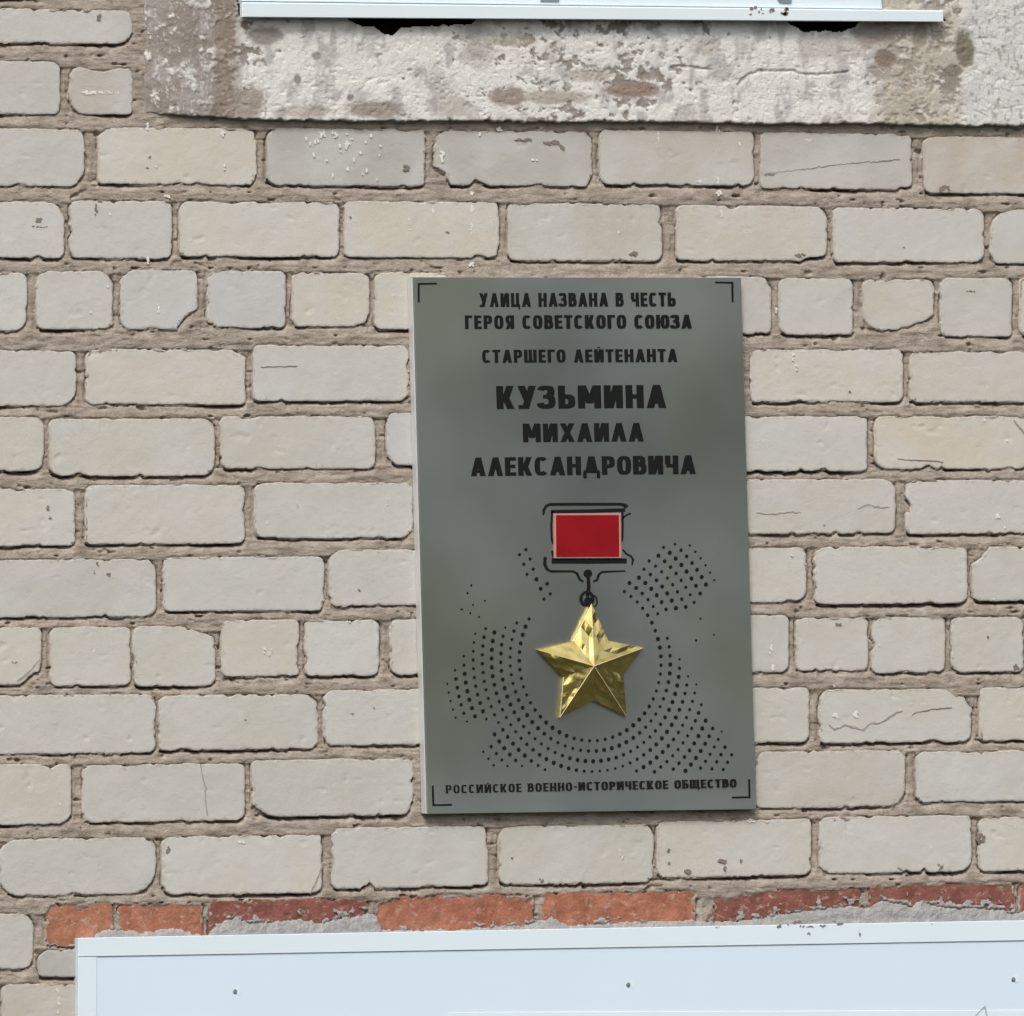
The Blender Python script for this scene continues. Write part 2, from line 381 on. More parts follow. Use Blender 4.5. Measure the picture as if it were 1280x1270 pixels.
HITS = [(126, 82, 34, 9), (243, 408, 22, 13), (1207, 867, 20, 13), (1136, 632, 10, 8), (549, 224, 16, 12), (1222, 690, 15, 11), (1150, 415, 26, 9), (1160, 584, 9, 5), (90, 290, 9, 4), (250, 786, 18, 7), (40, 852, 14, 6), (900, 1118, 34, 11), (300, 440, 9, 6), (590, 610, 8, 4), (1262, 1050, 9, 8), (1235, 1046, 8, 9), (330, 1010, 14, 7), (460, 1108, 10, 5), (1015, 320, 14, 7), (316, 165, 10, 6), (510, 165, 16, 5), (600, 318, 10, 5), (700, 165, 9, 4)]
def outline(x0, x1, yt0, yt1, yb0, yb1, cuts, seed, rough):
    w_ = x1-x0; h_ = (yb0+yb1-yt0-yt1)/2
    r = [min(c*1.12+1.2, w_*.45, h_*.48) for c in cuts]
    rr = random.Random(seed)
    pts = []; step = 1.6
    def arc(cx, cy, rx, ry, a0):
        n = max(3, int(math.pi/2*rx/step))
        for i in range(n): a = a0+math.pi/2*i/n; pts.append((cx+rx*math.cos(a), cy+ry*math.sin(a)))
    asp = [rr.uniform(.7, 1.35) for _ in range(4)]
    ry = [min(r[i]*asp[i], h_*.48) for i in range(4)]
    def seg(p, q):
        n = max(2, int(math.dist(p, q)/step))
        for i in range(n): pts.append((p[0]+(q[0]-p[0])*i/n, p[1]+(q[1]-p[1])*i/n))
    arc(r[0], ry[0], r[0], ry[0], math.pi); seg((r[0], 0), (w_-r[1], 0))
    arc(w_-r[1], ry[1], r[1], ry[1], -math.pi/2); seg((w_, ry[1]), (w_, h_-ry[2]))
    arc(w_-r[2], h_-ry[2], r[2], ry[2], 0); seg((w_-r[2], h_), (r[3], h_))
    arc(r[3], h_-ry[3], r[3], ry[3], math.pi/2); seg((0, h_-ry[3]), (0, ry[0]))
    P = np.array(pts); n = len(P)
    # ragged arrises
    X = P[:, 0]+x0; Y = P[:, 1]+yt0
    c = np.array([w_/2, h_/2]); hw = np.array([max(w_/2-h_/2, 1), 0])
    m_ = np.stack([np.clip(P[:, 0], c[0]-hw[0], c[0]+hw[0]), np.full(n, c[1])], 1)
    dv = P-m_; L = np.linalg.norm(dv, axis=1)[:, None]; dn = dv/np.maximum(L, 1e-6)
    off = .9*fb(X/24, Y/24, seed, 2)+.35*vn(X/5.3, Y/5.3, seed+5)+.5*vn(X/2.3, Y/2.3, seed+9)+.6
    off = off-2.6*rough*np.clip(fb(X/11+9, Y/11, seed+3, 2)-.25, 0, 1)*2
    for hx, hy, hw_, hd in HITS:                     # the larger breaks
        if x0-2 < hx < x1+2 and yt0-4 < hy < yb0+4:
            dd = np.hypot(P[:, 0]-(hx-x0), P[:, 1]-(hy-yt0)); off = off-hd*np.clip(1-dd/hw_, 0, 1)**.6
    for _ in range(rr.choice((0, 1, 1, 2, 3))):               # chips
        k = rr.randrange(n); wd = rr.uniform(3, 14); dp = rr.uniform(1, 4)*rough
        dd = np.hypot(P[:, 0]-P[k, 0], P[:, 1]-P[k, 1]); off = off-dp*np.clip(1-dd/wd, 0, 1)**.7
    P = P+dn*off[:, None]
    return P, m_, w_, h_
OUTL = []
def resample(poly, n):
    d = np.r_[0, np.cumsum(np.hypot(*np.diff(poly, axis=0).T))]
    t = np.linspace(0, d[-1], n+1); return np.stack([np.interp(t, d, poly[:, 0]), np.interp(t, d, poly[:, 1])], 1)
def make_brick(spec, seed):
    x0, x1, yt0, yt1, yb0, yb1, cuts, tone, kind = spec
    rough = 1.7 if kind == 'r' else 1.0
    P, _, w_, h_ = outline(x0, x1, yt0, yt1, yb0, yb1, cuts, seed, rough)
    rr = random.Random(seed*7+1)
    inframe = x1 > -5 and x0 < 1285 and yb0 > -5 and yt0 < 1275
    step = 1.9 if inframe else 6
    N_ = max(8, int(w_/step)); M_ = max(6, int(h_/step))
    cor = [int(np.argmin(np.hypot(P[:, 0]-cx_, P[:, 1]-cy_))) for cx_, cy_ in ((0, 0), (w_, 0), (w_, h_), (0, h_))]
    P = np.roll(P, -cor[0], axis=0); cor = [(c-cor[0]) % len(P) for c in cor]+[len(P)]
    PP = np.r_[P, P[:1]]
    S4 = [resample(PP[cor[i]:cor[i+1]+1], (N_, M_, N_, M_)[i]) for i in range(4)]     # top L>R, right T>B, bottom R>L, left B>T
    B = np.concatenate([q[:-1] for q in S4]); n = len(B)
    sb_ = B[:, 0]/w_; tb_ = B[:, 1]/h_
    OUTL.append((x0+B[:, 0], (yt0*(1-sb_)+yt1*sb_)*(1-tb_)+(yb0*(1-sb_)+yb1*sb_)*tb_))
    c = np.array([w_/2, h_/2]); hw = max(w_/2-h_/2, 1)
    m_ = np.stack([np.clip(B[:, 0], c[0]-hw, c[0]+hw), np.full(n, c[1])], 1); dv = B-m_; L = np.linalg.norm(dv, axis=1)[:, None]
    def ring(ins): return m_+dv*(1-ins/L)
    Q = ring(2.6)
    top = np.r_[Q[:N_+1]]; right = Q[N_:N_+M_+1]; bot = Q[N_+M_:2*N_+M_+1][::-1]; left = np.r_[Q[2*N_+M_:], Q[:1]][::-1]
    u = np.linspace(0, 1, N_+1)[None, :, None]; v = np.linspace(0, 1, M_+1)[:, None, None]
    G = (1-v)*top[None]+v*bot[None]+(1-u)*left[:, None]+u*right[:, None]-((1-u)*(1-v)*top[0]+u*(1-v)*top[-1]+(1-u)*v*bot[0]+u*v*bot[-1])
    # inner smoothing: the raggedness of the edge dies away towards the middle by itself
    e0 = np.minimum(np.minimum(u*w_, (1-u)*w_), np.minimum(v*h_, (1-v)*h_))[..., 0]
    tx, ty, t0 = rr.uniform(-.9, .9), rr.uniform(-.6, .6), rr.uniform(-.6, .6)
    if kind == 'r': t0 -= 2.0
    def lift(Q, dep, e):
        s = Q[:, 0]/w_; t = Q[:, 1]/h_
        X = x0+Q[:, 0]; Y = (yt0*(1-s)+yt1*s)*(1-t)+(yb0*(1-s)+yb1*s)*t
        d = dep+t0+tx*(s-.5)+ty*(t-.5)
        rel = (.40*fb(X/34, Y/34, seed+31, 2)+.16*fb(X/6, Y/6, seed+33, 2))*rough*(1.9 if kind == 'r' else 1)
        rel = rel-1.5*np.clip(fb(X/18, Y/13, seed+37, 3)-.46, 0, 1)*1.8*rough - .5*np.clip(vn(X/2.6, Y/2.6, seed+41)-.8, 0, 1)*5
        d = d+np.where(np.asarray(dep) > -20, rel, 0)
        p = W(X, Y, 0.0); p[:, 1] = -d/1000
        return p
    V = []; T = []
    for ins, dep in ((0, -32), (0, -1.2), (.4, -.45), (1.1, -.1)):
        V.append(lift(ring(ins), dep, 0)); T.append(np.full(n, math.exp(-ins/2.4)))
    V.append(lift(G.reshape(-1, 2), 0, 0)); T.append(np.exp(-(e0.ravel()+2.6)/3.0))
    V = np.concatenate(V); T = np.concatenate(T)
    i = np.arange(n); j = (i+1) % n
    F = [np.stack([k*n+i, (k+1)*n+i, (k+1)*n+j, k*n+j], 1) for k in range(3)]
    gi = 4*n+np.arange((N_+1)*(M_+1)).reshape(M_+1, N_+1)
    bd = np.r_[gi[0, :-1], gi[:-1, -1], gi[-1, 1:][::-1], gi[1:, 0][::-1]]
    F.append(np.stack([3*n+i, bd, bd[j], 3*n+j], 1))
    F.append(np.stack([gi[:-1, :-1], gi[1:, :-1], gi[1:, 1:], gi[:-1, 1:]], -1).reshape(-1, 4))
    me = mesh_np('brick', V, np.concatenate(F), True, np.stack([T, T, T], 1))
    c = V[n:].mean(0)
    o = link('red_brick' if kind == 'r' else 'brick', me, M_red if kind == 'r' else M_brick, wall, (c[0], 0, c[2]))
    col = np.array(tone if kind == 'r' else TONES[tone], float)
    j_ = rr.gauss(0, 2.6); wm = rr.gauss(0, 1.3); col = col+j_+np.array([wm, 0, -wm*1.3])
    col = lin(col)*ALB; o.color = (*col, 1)
    return o
for k, sp in enumerate(bricks):
    if sp[1] < -420 or sp[0] > 1720: continue
    o = make_brick(sp, 100+k*13)
    if sp[8] == 'r': o['label'] = 'orange red brick above the white panel' if sp[7][0] > 180 else 'dark maroon brick flecked with mortar above the white panel'

# the body of the wall behind the facing bricks
me = bpy.data.meshes.new('wall_core')
bx_ = [(x, y, z) for x in (-5, 6) for y in (.075, .45) for z in (-.3, 5.2)]
me.from_pydata(bx_, [], [(0, 1, 5, 4), (4, 5, 7, 6), (6, 7, 3, 2), (2, 3, 1, 0), (1, 3, 7, 5), (0, 4, 6, 2)]); me.update()
link('wall_core', me, M_mortar, wall, (0, .26, ZC))

# ---- mortar: one relief sheet between and behind the bricks
X0, X1, Y0, Y1 = -440, 1740, -270, 1570
mask = np.zeros((Y1-Y0, X1-X0), bool)
for ox, oy in OUTL:
    ox2, oy2 = np.roll(ox, -1), np.roll(oy, -1)
    for y in range(max(Y0, int(oy.min())), min(Y1-1, int(oy.max())+1)):
        c_ = (oy <= y) != (oy2 <= y)
        if not c_.any(): continue
        xx = np.sort(ox[c_]+(y-oy[c_])/(oy2[c_]-oy[c_])*(ox2[c_]-ox[c_]))
        for q in range(0, len(xx)-1, 2):
            a0, a1 = int(np.clip(math.ceil(xx[q]), X0, X1))-X0, int(np.clip(xx[q+1], X0, X1))-X0+1
            mask[y-Y0, a0:a1] = True
def since(mk, axis, rev=False):
    mk_ = np.flip(mk, axis) if rev else mk
    idx = np.arange(mk_.shape[axis]); idx = idx[:, None] if axis == 0 else idx[None, :]
    last = np.maximum.accumulate(np.where(mk_, idx, -999), axis=axis); d = (idx-last).astype(np.float32)
    return np.flip(d, axis) if rev else d
du, dd_, dl, dr = since(mask, 0), since(mask, 0, True), since(mask, 1), since(mask, 1, True)
def axis_pts(lo, a, b_, hi, fine, coarse): return np.concatenate([np.arange(lo, a, coarse), np.arange(a, b_, fine), np.arange(b_, hi, coarse)])
xs = axis_pts(X0+1, -12, 1292, X1-1, 1.6, 7); ys = axis_pts(Y0+1, -6, 1290, Y1-1, 1.6, 7)
GX, GY = np.meshgrid(xs, ys); ix = (GX-X0).astype(int); iy = (GY-Y0).astype(int)
u_, d2, l_, r_ = du[iy, ix], dd_[iy, ix], dl[iy, ix], dr[iy, ix]
ins = mask[iy, ix]
head = ((l_+r_) < 30) & ((l_+r_) < (u_+d2)); hf = head.astype(float)
bedn = .55*fb(GX/42, GY/3.6, 3, 2)+.6*fb(GX/13, GY/6, 8, 3); headn = .8*fb(GX/2.6, GY/34, 5, 2)+.35*fb(GX/6, GY/10, 9, 2)
lo = fb(GX/70, GY/18, 21, 2)
g_top = np.exp(-(u_/(2.5+1.3*lo))**2)*(3+20*sm(-.55, .5, lo+.5*fb(GX/22, GY/30, 23, 2))); g_bot = np.exp(-(d2/1.8)**2)*(1.0+6*np.clip(fb(GX/50+5, GY/18, 27, 2), 0, 1))
g_l = np.exp(-(l_/2.6)**2)*(10+12*fb(GX/20, GY/40, 29, 2)); g_r = np.exp(-(r_/1.9)**2)*(5.0+12*fb(GX/20+7, GY/40, 30, 2))
H = -1.5+1.2*fb(GX/20, GY/9, 15, 2)+1.5*(1-hf)*bedn+2.2*hf*headn-hf*.9-np.maximum(g_top, 0)*(1-hf)-g_bot*(1-hf)-np.maximum(g_l, 0)*hf-np.maximum(g_r, 0)*hf
H += (1-hf)*sm(4, 12, u_)*1.4
pit = np.clip(fb(GX/12, GY/5, 41, 2)-.55, 0, 1); H -= pit*26
junction = (u_ > 2) & ((l_+r_) < 60) & (u_ < 6); H -= junction*np.clip(vn(GX/30, GY/30, 51), 0, 1)*5
inv = ~mask
din = np.minimum(np.minimum(since(inv, 0)[iy, ix], since(inv, 0, True)[iy, ix]*1.5), np.minimum(since(inv, 1)[iy, ix], since(inv, 1, True)[iy, ix]))
film = -.7+3.9*fb(GX/18, GY/9, 55, 3)-.62*din
H = np.where(ins, np.clip(film, -5, 1.1), np.minimum(H, .5+.5*bedn))
# drop the part deep inside a brick, where the brick itself fills the wall
mid = (since(inv, 0)[iy, ix] > 12) & (since(inv, 0, True)[iy, ix] > 12) & (since(inv, 1)[iy, ix] > 12) & (since(inv, 1, True)[iy, ix] > 12) & ins
# window opening and the cavities under its sill are open
hole = (GX > 300) & (GX < 1182) & (GY < 50)
def grid_mesh(name, GX, GY, H, drop, col=None, base=0.0):
    P = W(GX, GY, base); P[..., 1] = -base-H/1000
    ny, nx = GX.shape; idx = np.arange(ny*nx).reshape(ny, nx)
    kv = ~drop; kf = kv[:-1, :-1] & kv[1:, :-1] & kv[:-1, 1:] & kv[1:, 1:]
    F = np.stack([idx[:-1, :-1][kf], idx[1:, :-1][kf], idx[1:, 1:][kf], idx[:-1, 1:][kf]], 1)
    used = np.zeros(ny*nx, bool); used[F.ravel()] = True; mp = np.cumsum(used)-1
    return mesh_np(name, P.reshape(-1, 3)[used], mp[F], True, None if col is None else col.reshape(-1, 3)[used])
link('mortar', grid_mesh('mortar', GX, GY, H, mid | hole), M_mortar, wall, (0, 0, ZC))

# ---- painted plaster surround of the window
BOT = [(150, 143), (181, 143), (230, 146), (300, 150), (400, 153), (520, 153), (600, 153), (700, 154), (840, 154), (960, 157), (1060, 156), (1150, 158), (1290, 159), (1740, 163)]
TOP = [(180, -270), (296, -270), (297, 24), (430, 26), (445, 30), (470, 34), (478, 41), (490, 43), (500, 35), (520, 33), (560, 31), (588, 30), (596, 26), (760, 27), (980, 30), (992, 33), (1005, 39), (1030, 38), (1052, 39), (1066, 33), (1080, 30), (1184, 31), (1185, -270)]
xs = axis_pts(181, 181, 1292, 1738, 1.4, 6); ys = axis_pts(-268, -6, 166, 167, 1.4, 7)
GX, GY = np.meshgrid(xs, ys)
bot = np.interp(GX, *zip(*BOT))+1.5*fb(GX/12, GX*0, 61, 3)+1.0*vn(GX/4, GX*0, 62)
opening = (GX > 298+1.5*vn(GY/8, 0, 3)) & (GX < 1182+1.5*vn(GY/8, 0, 4)) & (GY < np.interp(GX, [297, 430, 445, 470, 478, 490, 500, 520, 560, 588, 596, 760, 980, 992, 1005, 1030, 1052, 1066, 1080, 1184], [18, 20, 30, 34, 41, 43, 35, 33, 31, 30, 22, 22, 24, 33, 39, 38, 39, 33, 24, 24])+1.2*vn(GX/4, GX*0, 77))
upper_right = (GX >= 1100) & (GX < 1186) & (GY < 24)
opening &= ~upper_right
drop = opening | (GY > bot)
n1 = fb(GX/34, GY/24, 71, 4); n2 = fb(GX/9, GY/8, 72, 4); n3 = fb(GX/3.5, GY/3, 73, 3); n4 = fb(GX/16, GY/30, 74, 3)
def blob(cx, cy, rx, ry, k=.35): return np.clip(1.25-np.hypot((GX-cx)/rx, (GY-cy)/ry)+k*n2, 0, 1)
def C3(c): return lin(c)*ALB
def mixc(A, Bc, f): return A*(1-f[..., None])+np.array(Bc)*f[..., None]
col = np.ones(GX.shape+(3,))*C3((146, 138, 130))
col = mixc(col, C3((168, 160, 156)), sm(-.2, .4, n4))
paint_p = np.interp(GX[0], [181, 285, 300, 330, 420, 560, 600, 700, 800, 880, 940, 1080, 1110, 1185, 1205, 1225, 1740], [-.22, -.28, .0, .5, .75, .5, .28, .2, .12, .35, .62, .6, .1, .1, .3, .55, .6])[None, :]
paint = sm(-.05, .05, paint_p+.7*n2+.5*n1+.25*n3)
spk = sm(.42, .6, fb(GX/2.6, GY/4.5, 79, 2))
col = mixc(col, C3((228, 226, 221)), paint)
col = mixc(col, C3((186, 183, 181)), paint*sm(0, .4, n4)*.9)
col = mixc(col, C3((222, 220, 215)), np.clip(spk*.8*sm(0, .4, n1+.3), 0, 1))
beige = sm(1085, 1110, GX)*sm(1212, 1190, GX)
col = mixc(col, C3((178, 170, 152)), beige*.8*sm(-.9, .3, n1))
rwhite = sm(1196, 1222, GX+12*n1)
col = mixc(col, C3((216, 215, 213)), rwhite*.85); col = mixc(col, C3((158, 152, 148)), rwhite*sm(.22, .5, fb(GX/4, GY/9, 83, 3))*.75)
left = sm(292, 280, GX)
col = mixc(col, C3((200, 194, 188)), left*sm(.25, .55, fb(GX/3.2, GY/7, 87, 3))*.8); col = mixc(col, C3((136, 122, 110)), sm(262, 272, GX)*sm(305, 292, GX)*.7)
for cx, cy, rx, ry, cc_, k in ((330, 45, 24, 12, (150, 143, 138), .9), (468, 138, 42, 11, (158, 148, 137), .9), (560, 132, 30, 16, (172, 165, 156), .6), (635, 122, 26, 12, (150, 136, 126), .9), (690, 122, 50, 9, (160, 148, 139), .7), (790, 112, 36, 10, (146, 128, 118), .95),
                                (735, 95, 30, 8, (178, 168, 160), .6), (1107, 74, 14, 13, (138, 126, 112), 1), (1090, 42, 28, 16, (148, 138, 130), .9), (1150, 45, 10, 16, (150, 140, 124), .8), (1206, 62, 13, 26, (122, 116, 98), .95), (1192, 88, 12, 8, (128, 120, 104), .8), (310, 130, 22, 22, (158, 148, 138), .9),
                                (380, 140, 40, 8, (176, 168, 158), .7), (600, 60, 22, 30, (184, 178, 172), .7), (880, 60, 20, 12, (186, 180, 172), .5), (1045, 60, 50, 18, (186, 178, 172), .6), (395, 70, 6, 5, (150, 146, 142), .9), (372, 100, 5, 6, (140, 138, 136), .9), (438, 122, 5, 5, (140, 138, 136), .9), (640, 50, 30, 10, (186, 180, 160), .6)):
    f = sm(.1, .55, blob(cx, cy, rx, ry))*k; col = mixc(col, C3(cc_), f); paint = paint*(1-f)
Hh = 1.0*n1+.6*n2+.22*n3+1.0*paint
Hh -= 1.1*sm(.35, .6, fb(GX/6, GY/4, 91, 2))
Hh -= left*1.0+sm(240, 184, GX)*9.5
cr = [[(838, 84), (850, 83), (872, 85), (890, 87)], [(922, 106), (934, 94), (950, 88), (972, 89), (992, 88), (998, 92), (1020, 94), (1060, 90)]]
def segd(P0, P1):
    d = np.array(P1)-np.array(P0); t = np.clip(((GX-P0[0])*d[0]+(GY-P0[1])*d[1])/(d@d), 0, 1)
    return np.hypot(GX-P0[0]-t*d[0]+1.2*n3, GY-P0[1]-t*d[1]+1.8*n3)
for pl in cr:
    dm = np.min([segd(pl[i], pl[i+1]) for i in range(len(pl)-1)], axis=0)
    f = sm(2.2, .6, dm); Hh -= f*2.4; col = mixc(col, C3((134, 126, 118)), f*.4)
Hh -= sm(bot-5, bot, GY)**2*3.0                         # rounded lower arris
be = (GY > bot-1.5); Hh = np.where(be, -26, Hh)          # underside, turned back to the brickwork
ed = (GY > 8) & (GY < 26+4); 
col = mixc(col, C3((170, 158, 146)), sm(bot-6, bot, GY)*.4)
# left margin fades down to the mortar
Hh -= sm(186, 181, GX)*9
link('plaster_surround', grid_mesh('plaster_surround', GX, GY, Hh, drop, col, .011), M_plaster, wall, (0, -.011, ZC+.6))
# masonry behind the gap under the sill, dark colour painting in the shade
MB().prism([(290, 8), (1190, 8), (1190, 60), (290, 60)], -.06, -.030).build('rubble_shade_backing', M_dark, wall)

# ---- cement smeared under the red bricks
EDGE = [(90, 1175), (112, 1172), (120, 1163), (135, 1157), (180, 1161), (215, 1155), (245, 1163), (258, 1165), (270, 1152), (295, 1141), (310, 1150), (370, 1145), (400, 1149), (425, 1144), (455, 1138), (470, 1140), (478, 1158), (560, 1158), (610, 1155), (660, 1152), (672, 1147), (690, 1142), (712, 1152), (790, 1148), (860, 1146),
        (885, 1148), (920, 1146), (960, 1141), (985, 1137), (1040, 1131), (1070, 1128), (1082, 1132), (1100, 1122), (1125, 1124), (1137, 1130), (1152, 1123), (1180, 1130), (1250, 1133), (1268, 1138), (1290, 1130), (1740, 1120)]
xs = axis_pts(100, 100, 1292, 1738, 1.4, 6); ys = np.arange(1108, 1190, 1.4)
GX, GY = np.meshgrid(xs, ys)
e = 3.5+np.interp(GX, *zip(*EDGE))+2.2*fb(GX/6, GX*0, 101, 3)+1.4*vn(GX/2.5, GY/4, 102)
Hc = 1.0+2.2*sm(0, 12, GY-e)+1.3*fb(GX/12, GY/7, 103, 4)-3.2*sm(3, 0, GY-e)
isl = fb(GX/11, GY/6, 111, 3)+.22*((GX > 886) | ((GX > 290) & (GX < 458)))-.035*np.clip(e-GY, 0, 40)
Hc = np.where(GY < e, .2+4*(isl-.16)+.5*n_, Hc) if (n_ := fb(GX/3, GY/3, 112, 2)) is not None else Hc
link('cement_smear', grid_mesh('cement_smear', GX, GY, np.clip(Hc, -2.5, 4.5), (GY < e) & ((isl < .16) | (GX < 262))), M_cement, wall, (0, 0, ZC-.5))

# mortar dropped on the bricks, cracks, splashes
rs = random.Random(4)
mb = MB()
for (x, y, w_, h_) in ((590, 262, 3, 5), (590, 286, 1.6, 9), (589, 242, 3, 3), (590, 330, 3, 4), (542, 262, 2, 5), (512, 280, 1.3, 10), (896, 148, 2, 12), (897, 163, 2.6, 5), (898, 225, 2, 5), (899, 242, 3, 4), (902, 270, 1.5, 8), (926, 180, 2.5, 2.5), (874, 227, 3, 2),
                       (279, 167, 3, 4), (281, 209, 1.6, 4), (209, 247, 3.4, 3), (185, 325, 1.8, 6), (198, 385, 1.8, 7), (185, 158, 2, 5), (992, 446, 1.6, 9), (996, 460, 1.8, 4), (970, 387, 1.5, 5), (1248, 646, 2.5, 4), (1257, 660, 2, 2),
                       (775, 1066, 1.8, 4), (779, 1072, 1.4, 3), (1044, 895, 4, 4), (1071, 893, 5, 4), (1043, 858, 2, 2), (964, 812, 1.8, 7), (967, 836, 2.6, 4), (331, 813, 1.2, 4), (337, 818, 1.6, 3), (340, 812, 1, 3), (372, 630, 1, 5), (484, 627, 1.2, 5), (625, 162, 3.5, 3), (600, 168, 2.4, 3), (823, 170, 1.4, 8), (553, 195, 3, 7),
                       (404, 168, 4, 4), (420, 170, 2, 6), (435, 180, 3, 3), (72, 1238, 1.5, 6), (74, 1252, 1.4, 6), (73, 1265, 1.3, 4), (668, 200, 4, 2), (130, 116, 26, 1.8), (1010, 175, 5, 1.4), (940, 1026, 6, 2), (960, 1027, 4, 1.5), (112, 116, 9, 3), (302, 1053, 5, 2)):
    mb.spatter(x, y, w_*.9, h_*.9, -.001, .0010, int(x*7+y))
for _ in range(26):
    x = rs.gauss(425, 38); y = rs.uniform(165, 228)
    if 340 < x < 528: mb.disc(x, y, rs.uniform(.6, 1.8), rs.uniform(.7, 3.0), -.001, .0012, 7, seed=rs.randrange(9999))
for _ in range(40):
    x = rs.uniform(20, 1260); y = rs.uniform(160, 1100)
    if 500 < x < 950 and y > 340: continue
    mb.disc(x, y, rs.uniform(.5, 1.2), rs.uniform(.6, 2.0), -.001, .0010, 7, seed=rs.randrange(9999))
tag(mb.build('paint_splash', M_splash, wall), 'white paint drips and spatter on the bricks', kind='stuff')
mb = MB()
for (x, y, w_, h_) in ((508, 210, 5, 4), (655, 175, 16, 2), (690, 178, 12, 3), (703, 184, 3, 5), (905, 1076, 6, 3), (907, 1087, 3, 4), (927, 1076, 1.6, 5), (136, 718, 3, 3), (118, 716, 1.6, 3), (60, 635, 2.6, 3), (63, 647, 1.4, 3), (440, 892, 2, 2), (307, 899, 2, 2), (468, 886, 1.6, 1.6), (450, 738, 2, 2),
                       (187, 196, 2, 3), (185, 210, 1.6, 1.6), (120, 262, 2, 7), (50, 275, 6, 3), (50, 283, 12, 1.5), (560, 291, 4, 1.6), (438, 272, 2, 3), (792, 317, 6, 2.5), (1180, 236, 8, 4), (963, 218, 7, 2.4), (1000, 319, 8, 2.5), (1130, 310, 3, 1.5), (1062, 489, 2, 2), (1214, 364, 6, 1.4), (1048, 781, 3, 3), (1234, 797, 2, 2), (1271, 833, 4, 4),
                       (677, 1100, 2.4, 2.4), (836, 1063, 2, 3), (837, 1078, 2, 3), (640, 1073, 2, 1.6), (18, 828, 4, 1.2), (1124, 1086, 4, 2), (1175, 1084, 4, 3.5), (860, 1090, 5, 3), (123, 21, 3, 5), (1226, 1048, 7, 6), (135, 1040, 4, 2), (122, 705, 1.5, 4), (210, 1062, 3, 5), (1031, 657, 2, 2)):
    mb.spatter(x, y, w_*.9, h_*.9, -.001, .0009, int(x*3+y))
tag(mb.build('grime_speck', M_speck, wall), 'small brown pits and grime specks on the bricks', kind='stuff')
mb = MB()
for pl, wd in (([(251, 956), (254, 972), (257, 985), (257, 1000), (260, 1020)], 1.1), ([(1036, 905), (1043, 912), (1056, 906), (1066, 909), (1080, 912), (1086, 904), (1101, 903), (1112, 896), (1121, 889), (1128, 889)], [1.5, 2.4, 2, 2.6, 2.8, 2, 2.6, 2.2, 1.4, .8]), ([(1140, 893), (1150, 889), (1168, 886), (1190, 884)], 1.6),
               ([(945, 640), (960, 643), (975, 641), (1001, 640)], 1.7), ([(1071, 636), (1085, 631), (1094, 634), (1112, 634)], 1.6), ([(1122, 574), (1150, 575), (1180, 577)], 1.3), ([(952, 217), (1000, 212), (1040, 206), (1125, 199)], 1.1), ([(326, 458), (372, 457)], 1.2), ([(388, 1117), (398, 1095), (404, 1078)], 1.5), ([(22, 852), (38, 838), (50, 824)], 2.2),
               ([(1268, 525), (1280, 540), (1290, 552)], 2)):
    pts = []; ws = []; q = np.array(pl, float); w0 = wd if isinstance(wd, list) else [wd]*len(pl)
    for i in range(len(q)-1):
        m_ = max(1, int(np.hypot(*(q[i+1]-q[i]))/3.2))
        for j in range(m_): pts.append(tuple(q[i]+(q[i+1]-q[i])*j/m_+np.array([rs.gauss(0, .35), rs.gauss(0, .55)]))); ws.append(w0[i]*rs.uniform(.3, 1.15))
    pts.append(tuple(q[-1])); ws.append(.3); ws[0] = .3
    mb.stroke(pts, ws, -.001, .0011)
tag(mb.build('surface_crack', M_crack, wall), 'fine cracks and broken ridges across brick faces', kind='stuff')

# ------------------------------------------------------------------ window with its white sill
o0 = W(740, 24, .03); win = empty('window', tuple(o0))
tag(win, 'white window whose frame and projecting sill show along the top edge above the plaster', 'window')
sill = MB(); sill.prism([(303, 3), (1179.5, 13.5), (1179.5, 27.5), (303, 21.5)], .022, .030, bevel=.001)
sill.prism([(303, 2.4), (1179.5, 12.9), (1179.5, 14.2), (303, 3.7)], -.10, .028)
sill.build('window_sill', M_white, win)
MB().prism([(303.5, -70), (1097, -70), (1103, 11.5), (303.5, 1.5)], -.02, .020, bevel=.001).build('frame_rail', M_white, win)
MB().prism([(304, -240), (345, -240), (345, -71), (304, -71)], -.03, .018).build('frame_stile', M_white, win)
MB().prism([(1058, -240), (1097, -240), (1097, -71), (1058, -71)], -.03, .018).build('frame_stile', M_white, win)
MB().prism([(344, -240), (1059, -240), (1059, -71), (344, -71)], -.02, -.012).build('pane', M_glass, win)
mb = MB()
mb.prism([(676, -2), (699, -2), (699, 2.6), (676, 2)], .019, .0215); mb.prism([(970, -3), (990, -3), (989, 4.5), (975, 4)], .019, .0215)
mb.build('frame_clip', M_screw, win)
mb = MB()
for i in range(16):
    x = rs.choice((908, 940, 946, 952, 962, 982, 985))+rs.gauss(0, 3); mb.disc(x, rs.uniform(9, 19), rs.uniform(.8, 3), rs.uniform(.8, 3), .029, .0306, 7, seed=i)
tag(mb.build('paint_chip', M_speck, win), kind='stuff')

